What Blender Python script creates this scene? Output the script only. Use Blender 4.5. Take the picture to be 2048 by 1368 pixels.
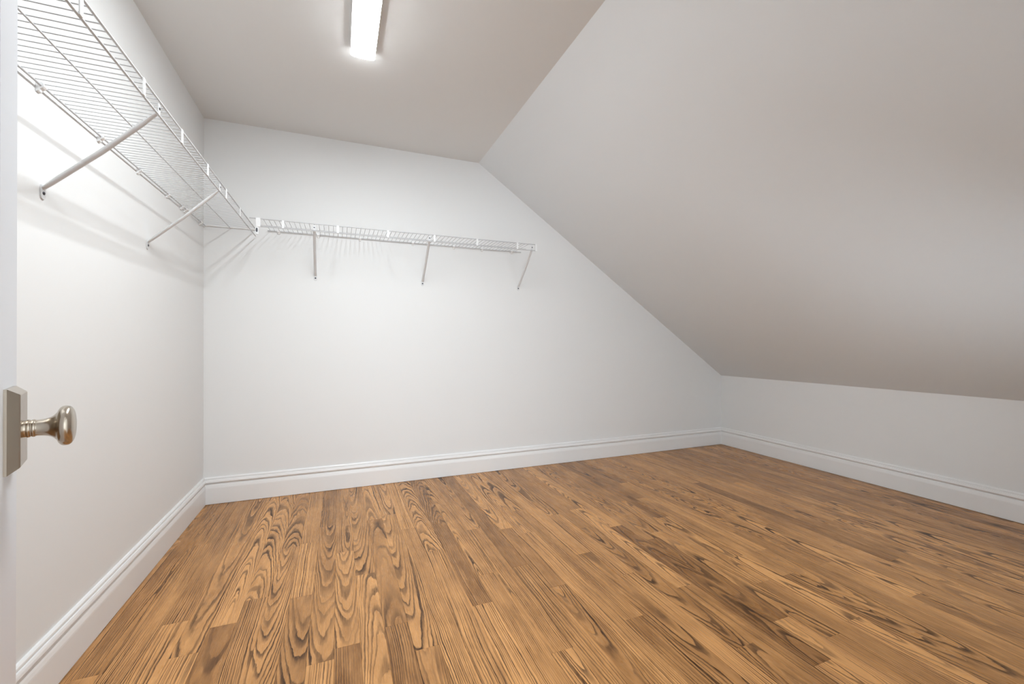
import bpy, bmesh, math, random
from mathutils import Vector, Matrix

for o in list(bpy.data.objects):
    bpy.data.objects.remove(o)
sc = bpy.context.scene
COL = sc.collection

# ------------------------------------------------------------------ camera
cam_d = bpy.data.cameras.new('camera')
cam_d.sensor_width = 36.0
cam_d.lens = 858.4 / 2048 * 36.0
cam_d.clip_start = 0.02
cam = bpy.data.objects.new('camera', cam_d)
COL.objects.link(cam)
cam.location = (0.7915, 0.0, 1.0194)
cam.rotation_euler = (math.radians(90.135), 0, -0.3834)
sc.camera = cam

# ------------------------------------------------------------------ light of the place
LAMP_STRENGTH = 86.0
world = bpy.data.worlds.new('world')
sc.world = world
world.use_nodes = True
bg = world.node_tree.nodes['Background']
bg.inputs['Color'].default_value = (0.82, 0.925, 1.0, 1)     # even daylight for the hall end and the added window
bg.inputs['Strength'].default_value = 7.5
vs = sc.view_settings
vs.view_transform = 'Standard'
vs.look = 'None'
vs.gamma = 1.0
vs.use_curve_mapping = False
vs.exposure = -0.10

# ------------------------------------------------------------------ dimensions (metres)
W, D, H = 4.3785, 3.2376, 2.44      # right knee wall, back wall, flat ceiling
SA, KH = 1.8142, 0.692              # where the slope starts, height of the knee wall
FY = 0.121                          # room face of the front wall
TH = 0.12                           # wall thickness
DOOR_X0, DOOR_X1, DOOR_H = 0.622, 1.392, 2.05

rnd = random.Random(7)

# ------------------------------------------------------------------ node helpers
def new_mat(name):
    m = bpy.data.materials.new(name)
    m.use_nodes = True
    nt = m.node_tree
    return m, nt, nt.nodes['Principled BSDF']

class NB:
    def __init__(s, nt): s.nt = nt
    def n(s, t, **kw):
        nd = s.nt.nodes.new(t)
        for k, v in kw.items(): setattr(nd, k, v)
        return nd
    def put(s, sock, v):
        if isinstance(v, bpy.types.NodeSocket): s.nt.links.new(v, sock)
        else: sock.default_value = v
    def m(s, op, a, b=0.0, c=None, clamp=False):
        nd = s.n('ShaderNodeMath', operation=op, use_clamp=clamp)
        s.put(nd.inputs[0], a); s.put(nd.inputs[1], b)
        if c is not None: s.put(nd.inputs[2], c)
        return nd.outputs[0]
    def vec(s, x, y, z):
        nd = s.n('ShaderNodeCombineXYZ')
        for i, v in enumerate((x, y, z)): s.put(nd.inputs[i], v)
        return nd.outputs[0]
    def noise(s, v, scale=1.0, detail=2.0, rough=0.5):
        nd = s.n('ShaderNodeTexNoise')
        s.put(nd.inputs['Vector'], v)
        nd.inputs['Scale'].default_value = scale
        nd.inputs['Detail'].default_value = detail
        nd.inputs['Roughness'].default_value = rough
        return nd.outputs[0]
    def ramp(s, f, pts):
        nd = s.n('ShaderNodeValToRGB')
        el = nd.color_ramp.elements
        while len(el) < len(pts): el.new(0.5)
        for e, (p, c) in zip(el, pts):
            e.position = p
            e.color = (c, c, c, 1) if not isinstance(c, tuple) else c + (1,)
        s.put(nd.inputs[0], f)
        return nd.outputs[0]
    def mix(s, f, a, b, mode='MIX'):
        nd = s.n('ShaderNodeMix', data_type='RGBA', blend_type=mode)
        s.put(nd.inputs[0], f)
        for i, v in ((6, a), (7, b)):
            if isinstance(v, tuple): v = v + (1,)
            s.put(nd.inputs[i], v)
        return nd.outputs[2]

def paint(name, col, rough=0.6, bump=0.05, scale=260.0, spec=0.35):
    """rolled wall paint: plain colour, very faint roller stipple"""
    m, nt, p = new_mat(name)
    b = NB(nt)
    tc = b.n('ShaderNodeTexCoord').outputs['Object']
    big = b.noise(tc, 1.3, 3.0)
    c = b.mix(b.m('MULTIPLY', big, 0.25), col, tuple(x * 0.965 for x in col))
    nt.links.new(c, p.inputs['Base Color'])
    p.inputs['Roughness'].default_value = rough
    p.inputs['Specular IOR Level'].default_value = spec
    bp = b.n('ShaderNodeBump')
    bp.inputs['Strength'].default_value = bump
    bp.inputs['Distance'].default_value = 0.002
    nt.links.new(b.noise(tc, scale, 2.0), bp.inputs['Height'])
    nt.links.new(bp.outputs[0], p.inputs['Normal'])
    return m

def metal(name, col, rough, metallic=1.0):
    m, nt, p = new_mat(name)
    b = NB(nt)
    tc = b.n('ShaderNodeTexCoord').outputs['Object']
    n = b.noise(tc, 90.0, 3.0)
    nt.links.new(b.m('MULTIPLY_ADD', n, 0.10, rough - 0.05), p.inputs['Roughness'])
    p.inputs['Base Color'].default_value = col + (1,)
    p.inputs['Metallic'].default_value = metallic
    return m

M_WALL = paint('wall_paint', (0.835, 0.835, 0.83), 0.62)
M_CEIL = paint('ceiling_paint', (0.80, 0.795, 0.785), 0.75)
M_SLOPE = paint('slope_paint_cooled', (0.80, 0.82, 0.835), 0.7)  # tinted cooler than the walls to offset warm bounce off the floor
M_TRIM = paint('trim_paint', (0.875, 0.87, 0.865), 0.32, 0.02, 120.0, 0.5)
M_DOOR = paint('door_paint', (0.75, 0.77, 0.81), 0.35, 0.02, 120.0, 0.5)
M_BRACE = paint('white_brace_enamel', (0.74, 0.74, 0.745), 0.33, 0.0, 50.0, 0.5)
M_WIRE = paint('white_vinyl_coating', (0.58, 0.58, 0.59), 0.40, 0.0, 50.0, 0.5)
M_CLIP = paint('white_clip_plastic', (0.88, 0.88, 0.88), 0.4, 0.0, 50.0, 0.5)
M_NICKEL = metal('brushed_nickel', (0.50, 0.44, 0.365), 0.22)
M_SCREW = metal('dark_screw_steel', (0.10, 0.10, 0.11), 0.4)
M_PAN = paint('fixture_white', (0.85, 0.85, 0.85), 0.4, 0.0)
M_HALL = paint('hall_floor_stain', (0.34, 0.19, 0.09), 0.45)
M_SUB = paint('subfloor_dark', (0.05, 0.035, 0.022), 0.9)

# lamp diffuser: it gives off the light of the room
M_LENS, _nt, _p = new_mat('lamp_diffuser')
_p.inputs['Base Color'].default_value = (0.9, 0.9, 0.9, 1)
_p.inputs['Emission Color'].default_value = (0.91, 0.968, 1.0, 1)
_p.inputs['Emission Strength'].default_value = LAMP_STRENGTH

# clear glass for the added window
M_GLASS, _nt, _p = new_mat('fill_window_glass')
_g = _nt.nodes.new('ShaderNodeBsdfGlossy'); _g.inputs['Roughness'].default_value = 0.02
_t = _nt.nodes.new('ShaderNodeBsdfTransparent')
_f = _nt.nodes.new('ShaderNodeFresnel')
_x = _nt.nodes.new('ShaderNodeMixShader')
_nt.links.new(_f.outputs[0], _x.inputs[0]); _nt.links.new(_t.outputs[0], _x.inputs[1]); _nt.links.new(_g.outputs[0], _x.inputs[2])
_nt.links.new(_x.outputs[0], _nt.nodes['Material Output'].inputs['Surface'])

# ---- stained oak: growth rings cut lengthwise by each board
def oak():
    m, nt, p = new_mat('stained_oak')
    b = NB(nt)
    tc = b.n('ShaderNodeTexCoord').outputs['Object']
    sp = b.n('ShaderNodeSeparateXYZ'); nt.links.new(tc, sp.inputs[0])
    x, y = sp.outputs[0], sp.outputs[1]
    oi = b.n('ShaderNodeObjectInfo')
    cs = b.n('ShaderNodeSeparateColor'); nt.links.new(oi.outputs['Color'], cs.inputs[0])
    cR, cG, cB = cs.outputs[0], cs.outputs[1], cs.outputs[2]
    tone = oi.outputs['Alpha']
    seed = b.m('MULTIPLY', oi.outputs['Random'], 97.0)
    # slow bends of the grain
    n1 = b.m('SUBTRACT', b.noise(b.vec(b.m('MULTIPLY', x, 9.0), b.m('MULTIPLY', y, 3.0), seed), 1.0, 1.0), 0.5)
    n2 = b.m('SUBTRACT', b.noise(b.vec(b.m('MULTIPLY', x, 16.0), b.m('MULTIPLY', y, 3.6), b.m('ADD', seed, 31.7)), 1.0, 2.0), 0.5)
    n3 = b.m('SUBTRACT', b.noise(b.vec(b.m('MULTIPLY', x, 75.0), b.m('MULTIPLY', y, 26.0), b.m('ADD', seed, 11.1)), 1.0, 2.0), 0.5)
    x0 = b.m('MULTIPLY_ADD', cR, 0.30, -0.15)
    dd = b.m('MULTIPLY_ADD', cG, 0.10, 0.012)
    tilt = b.m('MULTIPLY_ADD', cB, 0.13, -0.065)
    ax = b.m('ADD', b.m('SUBTRACT', x, x0), b.m('MULTIPLY', n1, 0.016))
    az = b.m('ADD', b.m('ADD', dd, b.m('MULTIPLY', y, tilt)), b.m('MULTIPLY', n2, 0.014))
    r = b.m('SQRT', b.m('ADD', b.m('MULTIPLY', ax, ax), b.m('MULTIPLY', az, az)))
    r = b.m('ADD', r, b.m('MULTIPLY', n3, 0.0026))
    ringw = b.m('MULTIPLY_ADD', b.m('FRACT', b.m('MULTIPLY', seed, 3.7)), 0.0042, 0.0046)
    uneven = b.noise(b.vec(b.m('MULTIPLY', r, 95.0), b.m('MULTIPLY', y, 0.7), b.m('ADD', seed, 3.3)), 1.0, 2.0)
    ph = b.m('ADD', b.m('DIVIDE', r, ringw), b.m('MULTIPLY', uneven, 2.2))
    fr = b.m('FRACT', ph)
    ring_id = b.m('FLOOR', ph)
    wn = b.n('ShaderNodeTexWhiteNoise', noise_dimensions='2D')
    nt.links.new(b.vec(ring_id, seed, 0.0), wn.inputs['Vector'])
    band = b.ramp(fr, [(0.0, 1.0), (0.14, 1.0), (0.30, 0.62), (0.44, 0.16), (0.60, 0.0), (0.90, 0.0), (0.965, 0.45), (1.0, 1.0)])
    band = b.m('MULTIPLY', band, b.m('MULTIPLY_ADD', wn.outputs['Value'], 0.45, 0.62))
    # where a board shows strong figure and where it is nearly plain
    fig = b.noise(b.vec(b.m('MULTIPLY', x, 10.0), b.m('MULTIPLY', y, 2.2), b.m('ADD', seed, 57.0)), 1.0, 2.0)
    fig = b.ramp(fig, [(0.32, 0.32), (0.54, 1.0)])
    # open pores, short streaks along the board
    pores = b.noise(b.vec(b.m('MULTIPLY', x, 620.0), b.m('MULTIPLY', y, 34.0), seed), 1.0, 3.0, 0.6)
    porr = b.ramp(pores, [(0.36, 0.0), (0.62, 1.0)])
    fine = b.noise(b.vec(b.m('MULTIPLY', x, 260.0), b.m('MULTIPLY', y, 9.0), b.m('ADD', seed, 5.0)), 1.0, 3.0, 0.6)
    dark = b.m('MULTIPLY', b.m('MULTIPLY', band, fig), b.m('MULTIPLY_ADD', porr, 0.34, 0.70), clamp=True)
    dark = b.m('ADD', dark, b.m('MULTIPLY', b.ramp(fine, [(0.45, 0.0), (0.75, 1.0)]), 0.22), clamp=True)
    # cloudy take-up of the stain
    cloud = b.noise(b.vec(b.m('MULTIPLY', x, 22.0), b.m('MULTIPLY', y, 6.0), b.m('ADD', seed, 77.0)), 1.0, 4.0, 0.6)
    t = b.m('ADD', tone, b.m('MULTIPLY_ADD', cloud, 1.2, -0.60), clamp=True)
    base = b.mix(t, (0.74, 0.375, 0.140), (0.25, 0.110, 0.034))
    col = b.mix(dark, base, (0.052, 0.021, 0.0075))
    nt.links.new(col, p.inputs['Base Color'])
    nt.links.new(b.m('MULTIPLY_ADD', dark, 0.12, 0.27), p.inputs['Roughness'])
    p.inputs['Specular IOR Level'].default_value = 0.30
    bp = b.n('ShaderNodeBump')
    bp.inputs['Strength'].default_value = 0.12
    bp.inputs['Distance'].default_value = 0.001
    nt.links.new(b.m('SUBTRACT', 1.0, dark), bp.inputs['Height'])
    nt.links.new(bp.outputs[0], p.inputs['Normal'])
    return m
M_OAK = oak()

# ------------------------------------------------------------------ mesh helpers
def tag(o, label=None, cat=None, group=None, kind=None):
    if label: o['label'] = label
    if cat: o['category'] = cat
    if group: o['group'] = group
    if kind: o['kind'] = kind
    return o

def wloc(o):
    v = Vector((0, 0, 0))
    while o is not None:
        v = v + o.location
        o = o.parent
    return v

def obj(name, bm, mat, parent=None, smooth=False):
    """one mesh object from a bmesh in room coordinates, its origin at the middle of its bounds"""
    lo = Vector((min(v.co[i] for v in bm.verts) for i in range(3)))
    hi = Vector((max(v.co[i] for v in bm.verts) for i in range(3)))
    c = (lo + hi) / 2
    for v in bm.verts: v.co -= c
    bmesh.ops.recalc_face_normals(bm, faces=bm.faces[:])
    me = bpy.data.meshes.new(name)
    bm.to_mesh(me); bm.free()
    if smooth:
        for f in me.polygons: f.use_smooth = True
        try: me.set_sharp_from_angle(angle=math.radians(40))
        except Exception: pass
    me.materials.append(mat)
    o = bpy.data.objects.new(name, me)
    COL.objects.link(o)
    o.location = c
    if parent is not None:
        o.parent = parent
        o.location = c - wloc(parent)
    return o

def empty(name, loc):
    o = bpy.data.objects.new(name, None)
    o.empty_display_size = 0.05
    COL.objects.link(o)
    o.location = loc
    return o

def copy_at(o, loc, parent):
    c = o.copy()
    COL.objects.link(c)
    c.parent = parent
    c.location = Vector(loc) - wloc(parent)
    return c

def prism(pts, axis, a, b, bm=None):
    """closed polygon swept along axis ('x','y','z') from a to b; pts are the two other coordinates in xyz order"""
    bm = bm or bmesh.new()
    def mk(p, t):
        return {'x': (t, p[0], p[1]), 'y': (p[0], t, p[1]), 'z': (p[0], p[1], t)}[axis]
    A = [bm.verts.new(mk(p, a)) for p in pts]
    B = [bm.verts.new(mk(p, b)) for p in pts]
    n = len(pts)
    bm.faces.new(A); bm.faces.new(B[::-1])
    for i in range(n):
        bm.faces.new((A[i], B[i], B[(i + 1) % n], A[(i + 1) % n]))
    return bm

def box(x0, x1, y0, y1, z0, z1, bm=None):
    return prism([(x0, y0), (x1, y0), (x1, y1), (x0, y1)], 'z', z0, z1, bm)

def tube(pts, r, seg=8, bm=None, flat=1.0, caps=True, side=None):
    """round bar along a polyline; r may be one radius or one per point; flat squashes it along 'up'"""
    bm = bm or bmesh.new()
    pts = [Vector(p) for p in pts]
    rs = r if isinstance(r, (list, tuple)) else [r] * len(pts)
    fl = flat if isinstance(flat, (list, tuple)) else [flat] * len(pts)
    rings = []
    for i, p in enumerate(pts):
        d = (pts[min(i + 1, len(pts) - 1)] - pts[max(i - 1, 0)]).normalized()
        if side is not None:
            s = Vector(side); s = (s - d * s.dot(d)).normalized()
        else:
            ref = Vector((0, 0, 1)) if abs(d.z) < 0.9 else Vector((1, 0, 0))
            s = d.cross(ref).normalized()
        u = s.cross(d).normalized()
        ring = []
        for k in range(seg):
            a = 2 * math.pi * k / seg
            ring.append(bm.verts.new(p + s * (rs[i] * math.cos(a)) + u * (rs[i] * fl[i] * math.sin(a))))
        rings.append(ring)
    for a, b in zip(rings, rings[1:]):
        for k in range(seg):
            bm.faces.new((a[k], a[(k + 1) % seg], b[(k + 1) % seg], b[k]))
    if caps:
        bm.faces.new(rings[0][::-1]); bm.faces.new(rings[-1])
    return bm

def lathe(origin, axis, prof, seg=40, bm=None):
    """prof: list of (distance along axis, radius)"""
    bm = bm or bmesh.new()
    o = Vector(origin); d = Vector(axis).normalized()
    u = Vector((0, 0, 1)); s = d.cross(u).normalized(); u = s.cross(d).normalized()
    rings = []
    for t, r in prof:
        r = max(r, 1e-5)
        rings.append([bm.verts.new(o + d * t + s * (r * math.cos(2 * math.pi * k / seg)) + u * (r * math.sin(2 * math.pi * k / seg))) for k in range(seg)])
    for a, b in zip(rings, rings[1:]):
        for k in range(seg):
            bm.faces.new((a[k], a[(k + 1) % seg], b[(k + 1) % seg], b[k]))
    bm.faces.new(rings[0][::-1]); bm.faces.new(rings[-1])
    return bm

def struct(name, bm, mat, label, cat):
    return tag(obj(name, bm, mat), label, cat, kind='structure')

# ------------------------------------------------------------------ room shell
slope = (H - KH) / (W - SA)
def slope_z(x): return H - max(0.0, x - SA) * slope

struct('wall_back', prism([(-TH, -0.05), (W + TH, -0.05), (W + TH, slope_z(W) + 0.02), (W, slope_z(W) + 0.02), (SA, H + 0.02), (-TH, H + 0.02)], 'y', D, D + TH), M_WALL,
       'white painted end wall with raked top below the sloping ceiling', 'wall')
struct('wall_left', box(-TH, 0, FY - TH, D, -0.05, H + 0.02), M_WALL, 'tall white painted side wall carrying the longer wire shelf', 'wall')
struct('wall_right', box(W, W + TH, FY - TH, D, -0.05, KH + 0.02), M_WALL, 'low white knee wall below the sloping ceiling', 'wall')
struct('ceiling', box(-TH, SA, FY - TH, D + TH, H, H + 0.1), M_CEIL, 'flat pale ceiling with the strip light', 'ceiling')
ang = math.atan(slope)
nx, nz = math.sin(ang) * 0.1, math.cos(ang) * 0.1
xe = W + TH
ze = KH - TH * slope
struct('ceiling_slope', prism([(SA, H), (xe, ze), (xe + nx, ze + nz), (SA + nx, H + nz), (SA, H + 0.1)], 'y', FY - TH, D + TH), M_SLOPE,
       'large pale ceiling plane sloping down to the low wall', 'ceiling')
# front wall, with the doorway the picture is taken from
fb = bmesh.new()
box(-TH, DOOR_X0, FY - TH, FY, -0.05, H + 0.02, fb)
box(DOOR_X0, DOOR_X1, FY - TH, FY, DOOR_H, H + 0.02, fb)
WX0, WX1, WZ0, WZ1 = 2.50, 3.62, 0.26, 1.17       # opening for the added daylight window
prism([(DOOR_X1, -0.05), (WX0, -0.05), (WX0, slope_z(WX0) + 0.02), (SA, H + 0.02), (DOOR_X1, H + 0.02)], 'y', FY - TH, FY, fb)
box(WX0, WX1, FY - TH, FY, -0.05, WZ0, fb)
prism([(WX0, WZ1), (WX1, WZ1), (WX1, slope_z(WX1) + 0.02), (WX0, slope_z(WX0) + 0.02)], 'y', FY - TH, FY, fb)
prism([(WX1, -0.05), (W + TH, -0.05), (W + TH, slope_z(W)), (W, slope_z(W)), (WX1, slope_z(WX1) + 0.02)], 'y', FY - TH, FY, fb)
struct('wall_front', fb, M_WALL, 'white painted wall with the open doorway behind the camera', 'wall')
# door frame
tf = bmesh.new()
box(DOOR_X0 - 0.07, DOOR_X0 + 0.0, FY, FY + 0.014, 0, DOOR_H + 0.07, tf)
box(DOOR_X1 - 0.0, DOOR_X1 + 0.07, FY, FY + 0.014, 0, DOOR_H + 0.07, tf)
box(DOOR_X0, DOOR_X1, FY, FY + 0.014, DOOR_H, DOOR_H + 0.07, tf)
struct('trim_1', tf, M_TRIM, 'flat white casing around the doorway', 'trim')

# invented window, added out of view to brighten the right side with daylight
win = tag(empty('fill_window_1', ((WX0 + WX1) / 2, FY - 0.06, WZ0)), 'unseen white framed window added to bring daylight to the right side', 'window', kind='structure')
wf = bmesh.new()
for a_ in ((WX0, WX0 + 0.04, WZ0, WZ1), (WX1 - 0.04, WX1, WZ0, WZ1), (WX0 + 0.04, WX1 - 0.04, WZ0, WZ0 + 0.04), (WX0 + 0.04, WX1 - 0.04, WZ1 - 0.04, WZ1)):
    box(a_[0], a_[1], FY - 0.09, FY - 0.03, a_[2], a_[3], wf)
obj('fill_window_frame', wf, M_TRIM, win)
obj('fill_window_mullion', box((WX0 + WX1) / 2 - 0.015, (WX0 + WX1) / 2 + 0.015, FY - 0.08, FY - 0.04, WZ0 + 0.04, WZ1 - 0.04), M_TRIM, win)
for a_, b_ in ((WX0 + 0.04, (WX0 + WX1) / 2 - 0.015), ((WX0 + WX1) / 2 + 0.015, WX1 - 0.04)):
    obj('pane', box(a_, b_, FY - 0.063, FY - 0.058, WZ0 + 0.04, WZ1 - 0.04), M_GLASS, win)

# baseboards: flat board with an eased top, and a separate cap molding above
BOARD = [(0.0, 0.002), (0.016, 0.002), (0.016, 0.098), (0.0155, 0.104), (0.0130, 0.115), (0.0105, 0.122), (0.0070, 0.1262), (0.0, 0.1262)]
CAP = [(0.0, 0.1265), (0.0060, 0.1265), (0.0068, 0.1310), (0.0110, 0.1350), (0.0172, 0.1375), (0.0178, 0.1400), (0.0160, 0.1480), (0.0135, 0.1540), (0.0086, 0.1550),
       (0.0086, 0.1580), (0.0108, 0.1595), (0.0098, 0.1645), (0.0058, 0.1694), (0.0, 0.1694)]
def run(prof, kind):
    bm = bmesh.new()
    A, B = [], []
    for t, z in prof:
        if kind == 'left':   a, b = (t, FY, z), (t, D - t, z)
        elif kind == 'back': a, b = (t, D - t, z), (W - t, D - t, z)
        elif kind == 'right': a, b = (W - t, FY, z), (W - t, D - t, z)
        elif kind == 'front_a': a, b = (0.016 , FY + t, z), (DOOR_X0 - 0.07, FY + t, z)
        else: a, b = (DOOR_X1 + 0.07, FY + t, z), (W - 0.016, FY + t, z)
        A.append(bm.verts.new(a)); B.append(bm.verts.new(b))
    n = len(prof)
    bm.faces.new(A); bm.faces.new(B[::-1])
    for i in range(n):
        bm.faces.new((A[i], B[i], B[(i + 1) % n], A[(i + 1) % n]))
    return bm
for side, lab in (('left', 'white baseboard along the tall side wall under the longer shelf'),
                  ('back', 'white baseboard along the raked end wall'),
                  ('right', 'white baseboard along the low knee wall'),
                  ('front_a', 'short white baseboard behind the open door'),
                  ('front_b', 'white baseboard on the doorway wall')):
    nm = {'front_a': 'baseboard_front', 'front_b': 'baseboard_front'}.get(side, 'baseboard_' + side)
    o = struct(nm, run(BOARD, side), M_TRIM, lab, 'baseboard')
    obj('cap_molding', run(CAP, side), M_TRIM, o)

# ------------------------------------------------------------------ oak strip floor
floor = struct('floor', box(-TH, W + TH, FY - TH, D + TH, -0.12, -0.0195), M_SUB, 'brown stained oak strip floor', 'floor')
struct('ceiling_hall_baffle', box(-0.7, 1.74, FY - TH - 3.2, FY - TH, H, H + 0.1), M_CEIL, 'unseen hall ceiling added to cut the light through the doorway', 'ceiling')  # unseen hall ceiling and walls, added to dim daylight through the doorway
struct('wall_hall_baffle_left', box(-0.7, -0.6, FY - TH - 3.2, FY - TH, 0, H), M_WALL, 'unseen hall wall added to cut the light through the doorway, hinge side', 'wall')
struct('wall_hall_baffle_right', box(1.66, 1.74, FY - TH - 3.2, FY - TH, 0, H), M_WALL, 'unseen hall wall added to cut the light through the doorway, latch side', 'wall')
struct('floor_hall_baffle', box(-0.7, 1.74, FY - TH - 3.2, FY - TH, -0.12, 0.0), M_HALL, 'unseen brown hall floor extended to cut light rising through the doorway', 'floor')  # extended out of view to hold back light rising through the doorway
PW, PGAP = 0.0826, 0.0003
# board ends read off the floor: (x, y)
JOINTS = [(0.639, 2.423), (0.811, 1.547), (0.984, 1.601), (1.083, 2.636), (0.491, 1.974), (0.653, 1.92), (1.068, 1.435), (0.255, 1.907),
          (0.419, 1.826), (1.79, 1.312), (2.024, 1.055), (1.464, 1.258), (1.952, 1.568), (1.578, 1.815), (1.719, 2.112), (3.094, 1.398),
          (2.417, 1.863), (3.817, 1.494), (2.359, 0.967)]
plank_meshes = {}
def plank_mesh(w, l):
    key = (round(w, 4), round(l, 3))
    if key in plank_meshes: return plank_meshes[key]
    hw, hl, e = (w - PGAP) / 2, (l - PGAP) / 2, 0.0003
    bm = bmesh.new()
    lv = []
    for z, k in ((-0.0095, 0.0), (0.0095 - e, 0.0), (0.0095, e)):
        lv.append([bm.verts.new((sx * (hw - k), sy * (hl - k), z)) for sx, sy in ((-1, -1), (1, -1), (1, 1), (-1, 1))])
    bm.faces.new(lv[0][::-1]); bm.faces.new(lv[2])
    for a, b in zip(lv, lv[1:]):
        for k in range(4):
            bm.faces.new((a[k], a[(k + 1) % 4], b[(k + 1) % 4], b[k]))
    me = bpy.data.meshes.new('plank')
    bm.to_mesh(me); bm.free()
    me.materials.append(M_OAK)
    plank_meshes[key] = me
    return me
floor_w = wloc(floor)
Y0, Y1 = FY - TH, D - 0.004
k0 = math.floor((0.004 - 0.530) / PW)
prev = []
row = k0
while True:
    xa = max(0.530 + row * PW, 0.004)
    xb = min(0.530 + (row + 1) * PW, W - 0.004)
    row += 1
    if xa >= W - 0.01: break
    if xb - xa < 0.012: continue
    forced = sorted(round(y, 2) for x, y in JOINTS if xa <= x < xb)
    best = None
    for attempt in range(40):
        cuts = list(forced)
        edges = [Y0] + forced + [Y1]
        out = []
        for a, b in zip(edges, edges[1:]):
            out.append(a)
            y = a
            while b - y > 1.55:
                y = round(y + rnd.choice((0.4, 0.5, 0.6, 0.7, 0.8, 0.9, 1.0, 1.1, 1.2)), 3)
                if b - y < 0.3: break
                out.append(y)
        out.append(Y1)
        score = min([abs(c - q) for c in out[1:-1] for q in prev] or [1.0])
        if best is None or score > best[0]: best = (score, out)
        if score > 0.12: break
    cuts = best[1]
    prev = cuts[1:-1]
    for a, b in zip(cuts, cuts[1:]):
        me = plank_mesh(xb - xa, b - a)
        o = bpy.data.objects.new('plank', me)
        COL.objects.link(o)
        o.parent = floor
        o.location = Vector(((xa + xb) / 2, (a + b) / 2, -0.0095)) - floor_w
        kind = rnd.random()
        if kind < 0.52:      # flat-sawn, cathedral figure
            R, G, B = rnd.uniform(0.40, 0.60), rnd.uniform(0.25, 1.0), rnd.choice((rnd.uniform(0.0, 0.28), rnd.uniform(0.72, 1.0)))
        elif kind < 0.85:    # rift, straight lines
            R, G, B = rnd.choice((rnd.uniform(0.0, 0.22), rnd.uniform(0.78, 1.0))), rnd.uniform(0.1, 0.7), rnd.uniform(0.35, 0.65)
        else:                # near the heart, wide loops
            R, G, B = rnd.uniform(0.3, 0.7), rnd.uniform(0.0, 0.25), rnd.uniform(0.42, 0.58)
        o.color = (R, G, B, min(1.0, max(0.0, rnd.gauss(0.36, 0.22))))

# ------------------------------------------------------------------ open door with knob
ca, sa = math.cos(math.radians(20.1)), math.sin(math.radians(20.1))
DIR = Vector((-sa, ca, 0)); NRM = Vector((ca, sa, 0)); UP = Vector((0, 0, 1))
LATCH = Vector((0.364, 0.835, 0.0))
DW, DT, DH = 0.76, 0.035, 2.03
HINGE = LATCH - DIR * DW
door = tag(empty('door_1', HINGE), 'white door standing open at the edge, with nickel knob', 'door', kind='structure')
def dpt(s, n, z): return LATCH + DIR * s + NRM * n + UP * z       # s<0 towards the hinge, n>0 out of the visible face
def dbox(s0, s1, n0, n1, z0, z1, e=0.0):
    bm = bmesh.new()
    vs_ = [bm.verts.new(dpt(s, n, z)) for z in (z0, z1) for s, n in ((s0, n0), (s1, n0), (s1, n1), (s0, n1))]
    for f in ((3, 2, 1, 0), (4, 5, 6, 7), (0, 1, 5, 4), (1, 2, 6, 5), (2, 3, 7, 6), (3, 0, 4, 7)):
        bm.faces.new([vs_[i] for i in f])
    if e: bmesh.ops.bevel(bm, geom=bm.edges[:], offset=e, segments=2, affect='EDGES')
    return bm
ST = 0.115
obj('stile', dbox(-ST, 0, -DT, 0, 0.008, DH, 0.0012), M_DOOR, door)
obj('stile', dbox(-DW, -DW + ST, -DT, 0, 0.008, DH, 0.0012), M_DOOR, door)
for z0, z1 in ((0.008, 0.24), (0.86, 1.02), (DH - 0.12, DH)):
    obj('rail', dbox(-DW + ST, -ST, -DT, 0, z0, z1), M_DOOR, door)
for z0, z1 in ((0.24, 0.86), (1.02, DH - 0.12)):
    pn = obj('panel', dbox(-DW + ST, -ST, -DT + 0.010, -0.010, z0, z1), M_DOOR, door)
    obj('raised_field', dbox(-DW + ST + 0.05, -ST - 0.05, -DT + 0.005, -0.005, z0 + 0.05, z1 - 0.05, 0.002), M_DOOR, pn)
for z in (0.25, 1.05, 1.80):
    obj('hinge', tube([HINGE + UP * (z - 0.045) - NRM * (DT + 0.004) , HINGE + UP * (z + 0.045) - NRM * (DT + 0.004)], 0.006, 10), M_NICKEL, door, True)
KZ = 0.9035
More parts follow.
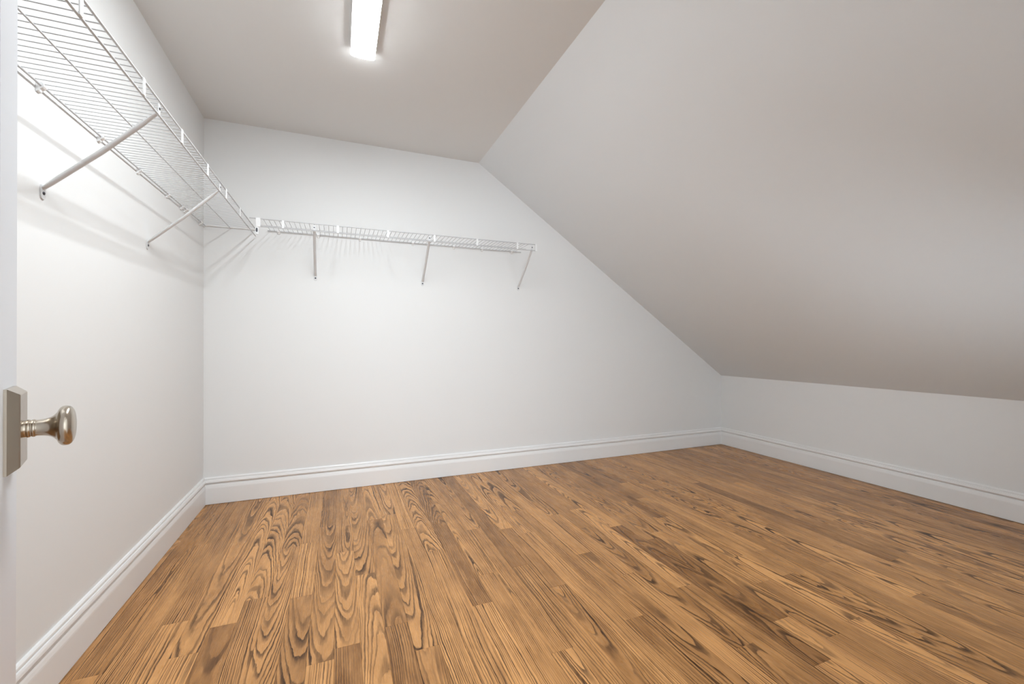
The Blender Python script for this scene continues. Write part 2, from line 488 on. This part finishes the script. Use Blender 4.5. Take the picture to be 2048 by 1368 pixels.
def knob_set(sgn):
    n0 = 0.0 if sgn > 0 else -DT
    # bevelled rectangular backplate
    bm = bmesh.new()
    lv = []
    for n, hw, hh in ((0.0, 0.033, 0.0555), (0.003, 0.033, 0.0555), (0.0125, 0.0275, 0.0485), (0.014, 0.026, 0.047)):
        lv.append([bm.verts.new(dpt(-0.060 + a * hw, n0 + sgn * n, KZ + 0.001 + c * hh)) for a, c in ((-1, -1), (1, -1), (1, 1), (-1, 1))])
    bm.faces.new(lv[0][::-1]); bm.faces.new(lv[-1])
    for a, b in zip(lv, lv[1:]):
        for k in range(4): bm.faces.new((a[k], a[(k + 1) % 4], b[(k + 1) % 4], b[k]))
    tag(obj('knob_plate', bm, M_NICKEL, door), 'brushed nickel rectangular backplate with bevelled edges')
    c = dpt(-0.060, n0 + sgn * 0.013, KZ)
    prof = [(0.0508, 0.0)]
    for i in range(1, 20):                       # plump, slightly flattened ball
        th = math.pi * i / 23
        prof.append((0.0404 + 0.0104 * math.copysign(abs(math.cos(th)) ** 0.78, math.cos(th)), 0.0278 * abs(math.sin(th)) ** 0.78))
    prof = [q for q in prof if q[1] > 0.0185 or q[0] > 0.040]
    prof += [(0.0300, 0.0172), (0.0283, 0.0152), (0.0262, 0.0136), (0.0235, 0.0124), (0.0205, 0.0116), (0.0178, 0.0112), (0.0166, 0.0111)]
    kb = tag(obj('knob', lathe(c, NRM * sgn, prof), M_NICKEL, door, True), 'rounded brushed nickel knob')
    stem = [(0.0168, 0.0111), (0.0135, 0.0107), (0.0118, 0.0108), (0.0114, 0.0116), (0.0100, 0.0120), (0.0086, 0.0116), (0.0082, 0.0110), (0.0072, 0.0110),
            (0.0068, 0.0118), (0.0052, 0.0122), (0.0036, 0.0118), (0.0032, 0.0112), (0.0, 0.0114)]
    obj('stem', lathe(c, NRM * sgn, stem), M_NICKEL, kb, True)
knob_set(1); knob_set(-1)
obj('latch_plate', dbox(-0.0002, 0.0014, -DT + 0.006, -0.006, KZ - 0.028, KZ + 0.028), M_NICKEL, door)

# ------------------------------------------------------------------ strip light
LX0, LX1, LY0, LY1 = 0.842, 0.952, 0.95, 2.185
lamp = tag(empty('ceiling_light', ((LX0 + LX1) / 2, (LY0 + LY1) / 2, H)), 'long white strip light glowing on the flat ceiling', 'ceiling light')
lc = (LX0 + LX1) / 2
LZ = 2.398
obj('housing', box(LX0, LX1, LY0, LY1, LZ, H), M_PAN, lamp)
arc = []
for k in range(17):
    a = math.pi * k / 16
    arc.append((lc - 0.0545 * math.cos(a), LZ - 0.009 * math.sin(a) ** 0.8))
obj('diffuser', prism(arc, 'y', LY0 + 0.001, LY1 - 0.001), M_LENS, lamp, True)

# ------------------------------------------------------------------ wire shelves
RB, RM, RW = 0.0032, 0.0024, 0.00145    # radii of rods, middle rod and deck wires
STEP = 0.0277

def brace(parent, base, top, out):
    """sloping support arm: base on the wall, top at the shelf lip; out = horizontal direction away from the wall"""
    base, top, out = Vector(base), Vector(top), Vector(out)
    side = out.cross(UP)
    lo = base + out * 0.004 + UP * 0.014
    p = [lo, lo.lerp(top, 0.04), lo.lerp(top, 0.12), base.lerp(top, 0.5), base.lerp(top, 0.86), top - out * 0.012 - UP * 0.012, top]
    arm = obj('brace', tube(p, [0.0084, 0.0086, 0.0086, 0.0086, 0.0086, 0.0092, 0.0070], 12, None, [0.4, 0.6, 0.75, 0.8, 0.75, 0.4, 0.25], True, side), M_BRACE, parent, True)
    bm = bmesh.new()
    hw = 0.0105
    pr = [(-hw * 0.8, 0.022), (-hw, 0.014), (-hw, -0.010), (-hw * 0.75, -0.0155), (-hw * 0.3, -0.018), (hw * 0.3, -0.018), (hw * 0.75, -0.0155), (hw, -0.010), (hw, 0.014), (hw * 0.8, 0.022)]
    A = [bm.verts.new(base + side * s + UP * z + out * 0.0004) for s, z in pr]
    B = [bm.verts.new(base + side * s + UP * z + out * 0.0036) for s, z in pr]
    bm.faces.new(A); bm.faces.new(B[::-1])
    for i in range(len(pr)): bm.faces.new((A[i], B[i], B[(i + 1) % len(pr)], A[(i + 1) % len(pr)]))
    obj('wall_tab', bm, M_BRACE, arm)
    obj('screw', lathe(base + out * 0.0036 - UP * 0.001, out, [(0, 0.0052), (0.0012, 0.0050), (0.0024, 0.0034), (0.0028, 0.0)], 14), M_SCREW, arm, True)
    # flattened end hooked up to the top rod, with its screw
    bm = bmesh.new()
    A = [bm.verts.new(top + side * s + UP * z + out * 0.000) for s, z in ((-0.006, -0.004), (0.006, -0.004), (0.006, 0.026), (-0.006, 0.026))]
    B = [bm.verts.new(v.co + out * 0.0022) for v in A]
    bm.faces.new(A); bm.faces.new(B[::-1])
    for i in range(4): bm.faces.new((A[i], B[i], B[(i + 1) % 4], A[(i + 1) % 4]))
    obj('lip_tab', bm, M_BRACE, arm)
    obj('screw', lathe(top + out * 0.0022 + UP * 0.012, out, [(0, 0.0042), (0.0014, 0.0038), (0.0024, 0.0)], 12), M_SCREW, arm, True)
    return arm

def wall_clip(parent, c, out, along):
    """small moulded clip screwed to the wall that holds the rear rod"""
    c, out, along = Vector(c), Vector(out), Vector(along)
    bm = bmesh.new()
    prof = [(0.0, 0.007), (0.013, 0.0085), (0.0175, 0.004), (0.0175, -0.003), (0.0145, -0.0065), (0.009, -0.010), (0.006, -0.016), (0.0, -0.019)]
    hw = 0.008
    A = [bm.verts.new(c + out * o_ + UP * z - along * hw) for o_, z in prof]
    B = [bm.verts.new(c + out * o_ + UP * z + along * hw) for o_, z in prof]
    bm.faces.new(A); bm.faces.new(B[::-1])
    for i in range(len(prof)): bm.faces.new((A[i], B[i], B[(i + 1) % len(prof)], A[(i + 1) % len(prof)]))
    cl = obj('wall_clip', bm, M_CLIP, parent)
    obj('screw', lathe(c + out * 0.0035 - UP * 0.0145, out, [(0, 0.0035), (0.004, 0.0034), (0.005, 0.0)], 10), M_CLIP, cl, True)

def lip_bar(parent, top_pt, zlow, out, along, w=0.0065):
    """flat upright bar joining the two rods of the front lip"""
    t = Vector(top_pt); out = Vector(out); along = Vector(along)
    bm = bmesh.new()
    vs_ = []
    for z in (zlow - 0.001, t.z + 0.001):
        for a, o_ in ((-w, 0.0030), (w, 0.0030), (w, 0.0056), (-w, 0.0056)):
            v = t + along * a + out * o_; v.z = z
            vs_.append(bm.verts.new(v))
    for f in ((3, 2, 1, 0), (4, 5, 6, 7), (0, 1, 5, 4), (1, 2, 6, 5), (2, 3, 7, 6), (3, 0, 4, 7)):
        bm.faces.new([vs_[i] for i in f])
    obj('lip_bar', bm, M_CLIP, parent)

# -- shelf on the left wall
ZL, XF, LIP = 1.7500, 0.288, 0.045
YA, YB = FY + 0.03, D - 0.006
sl = tag(empty('wire_shelf', (0, (YA + YB) / 2, ZL)), 'longer white wire shelf on the tall side wall by the door, seen from below', 'wire shelf')
def lz(y): return ZL + 0.006 * (y - 1.6)
def rod(name, parent, a, b, r, mat=M_WIRE): return obj(name, tube([a, b], r, 10), mat, parent, True)
rod('front_rod', sl, (XF, YA, lz(YA)), (XF, YB - 0.05, lz(YB)), RB)
rod('front_rod', sl, (XF, YA, lz(YA) - LIP), (XF, YB - 0.02, lz(YB) - LIP), RB)
rod('middle_rod', sl, (0.146, YA, lz(YA) - 0.004), (0.146, YB, lz(YB) - 0.004), RM)
rod('rear_rod', sl, (0.011, YA, lz(YA) - 0.003), (0.011, YB - 0.004, lz(YB) - 0.003), RB)
rod('end_rod', sl, (0.012, YB - 0.004, lz(YB) + 0.002), (XF, YB - 0.004, lz(YB) + 0.002), RB, M_CLIP)
w0 = obj('deck_wire', tube([(0.004, 0, 0), (XF + 0.002, 0, 0)], RW, 6), M_WIRE, sl, True)
xc = wloc(w0).x
n = int((YB - 0.03 - YA) / STEP)
for i in range(n):
    y = YB - 0.03 - i * STEP
    p = (xc, y, lz(y) + 0.0022)
    if i == 0: w0.location = Vector(p) - wloc(sl)
    else: copy_at(w0, p, sl)
for k in range(-3, 6):
    y = 1.165 + 0.312 * k
    lip_bar(sl, (XF, y, lz(y)), lz(y) - LIP, (1, 0, 0), (0, 1, 0))
for y in (0.65, 0.97, 1.29, 1.625, 1.955, 2.27, 2.60, 2.80, 2.86, 3.14):
    wall_clip(sl, (0.0005, y, lz(y) - 0.003), (1, 0, 0), (0, 1, 0))
brace(sl, (0.0, 1.648, 1.451), (XF - 0.002, 1.600, lz(1.6) - 0.035), (1, 0, 0))
brace(sl, (0.0, 2.378, 1.455), (XF - 0.002, 2.318, lz(2.3) - 0.035), (1, 0, 0))

# -- shelf on the back wall
ZB, YF = 1.7605, D - 0.305
XA, XB = 0.335, 2.172
sb = tag(empty('wire_shelf', ((XA + XB) / 2, D, ZB)), 'shorter white wire shelf on the raked end wall with three braces', 'wire shelf')
rod('front_rod', sb, (XA - 0.035, YF, ZB), (XB, YF, ZB), RB)
rod('front_rod', sb, (XA, YF, ZB - LIP), (XB - 0.005, YF, ZB - LIP), RB)
rod('middle_rod', sb, (XA, D - 0.155, ZB - 0.004), (XB - 0.02, D - 0.155, ZB - 0.004), RM)
rod('rear_rod', sb, (XA + 0.02, D - 0.011, ZB + 0.001), (XB, D - 0.011, ZB + 0.001), RB)
w1 = obj('deck_wire', tube([(0, YF - 0.002, 0), (0, D - 0.004, 0)], RW, 6), M_WIRE, sb, True)
yc = wloc(w1).y
n = int((XB - XA - 0.05) / STEP)
for i in range(n):
    p = (XA + 0.035 + i * STEP, yc, ZB + 0.0022)
    if i == 0: w1.location = Vector(p) - wloc(sb)
    else: copy_at(w1, p, sb)
for x in (0.477, 0.785, 1.092, 1.400, 1.706, 2.016):
    lip_bar(sb, (x, YF, ZB), ZB - LIP, (0, -1, 0), (1, 0, 0))
for x in (0.42, 0.66, 0.93, 1.30, 1.61, 1.84, 2.09):
    wall_clip(sb, (x, D - 0.0005, ZB + 0.001), (0, -1, 0), (1, 0, 0))
for xb_, xt in ((0.642, 0.649), (1.373, 1.366), (2.152, 2.138)):
    brace(sb, (xb_, D, 1.466), (xt, YF + 0.002, ZB - 0.035), (0, -1, 0))
# white end caps over the cut rod ends
def end_cap(x0, x1, parent):
    bm = box(x0, x1, YF - 0.0055, YF + 0.0055, ZB - LIP - 0.0045, ZB + 0.0045)
    bmesh.ops.bevel(bm, geom=bm.edges[:], offset=0.0015, segments=2, affect='EDGES')
    obj('end_cap', bm, M_CLIP, parent)
end_cap(XB - 0.010, XB + 0.006, sb)
end_cap(XA - 0.002, XA + 0.022, sb)
# coupling that hangs the end of this shelf on the lip of the other one
bm = box(XA - 0.004, XA + 0.012, YF - 0.004, YF + 0.004, ZB - LIP - 0.050, ZB - LIP - 0.002)
bmesh.ops.bevel(bm, geom=bm.edges[:], offset=0.0025, segments=2, affect='EDGES')
cp = obj('corner_bracket', bm, M_CLIP, sb)
bolt = lathe((XA + 0.004, YF - 0.0035, ZB - LIP - 0.024), (0, -1, 0), [(0, 0.0052), (0.002, 0.0050), (0.003, 0.0)], 16)
for v in bolt.verts: v.co.z = (ZB - LIP - 0.024) + (v.co.z - (ZB - LIP - 0.024)) * 2.6
obj('bolt', bolt, M_SCREW, cp, True)
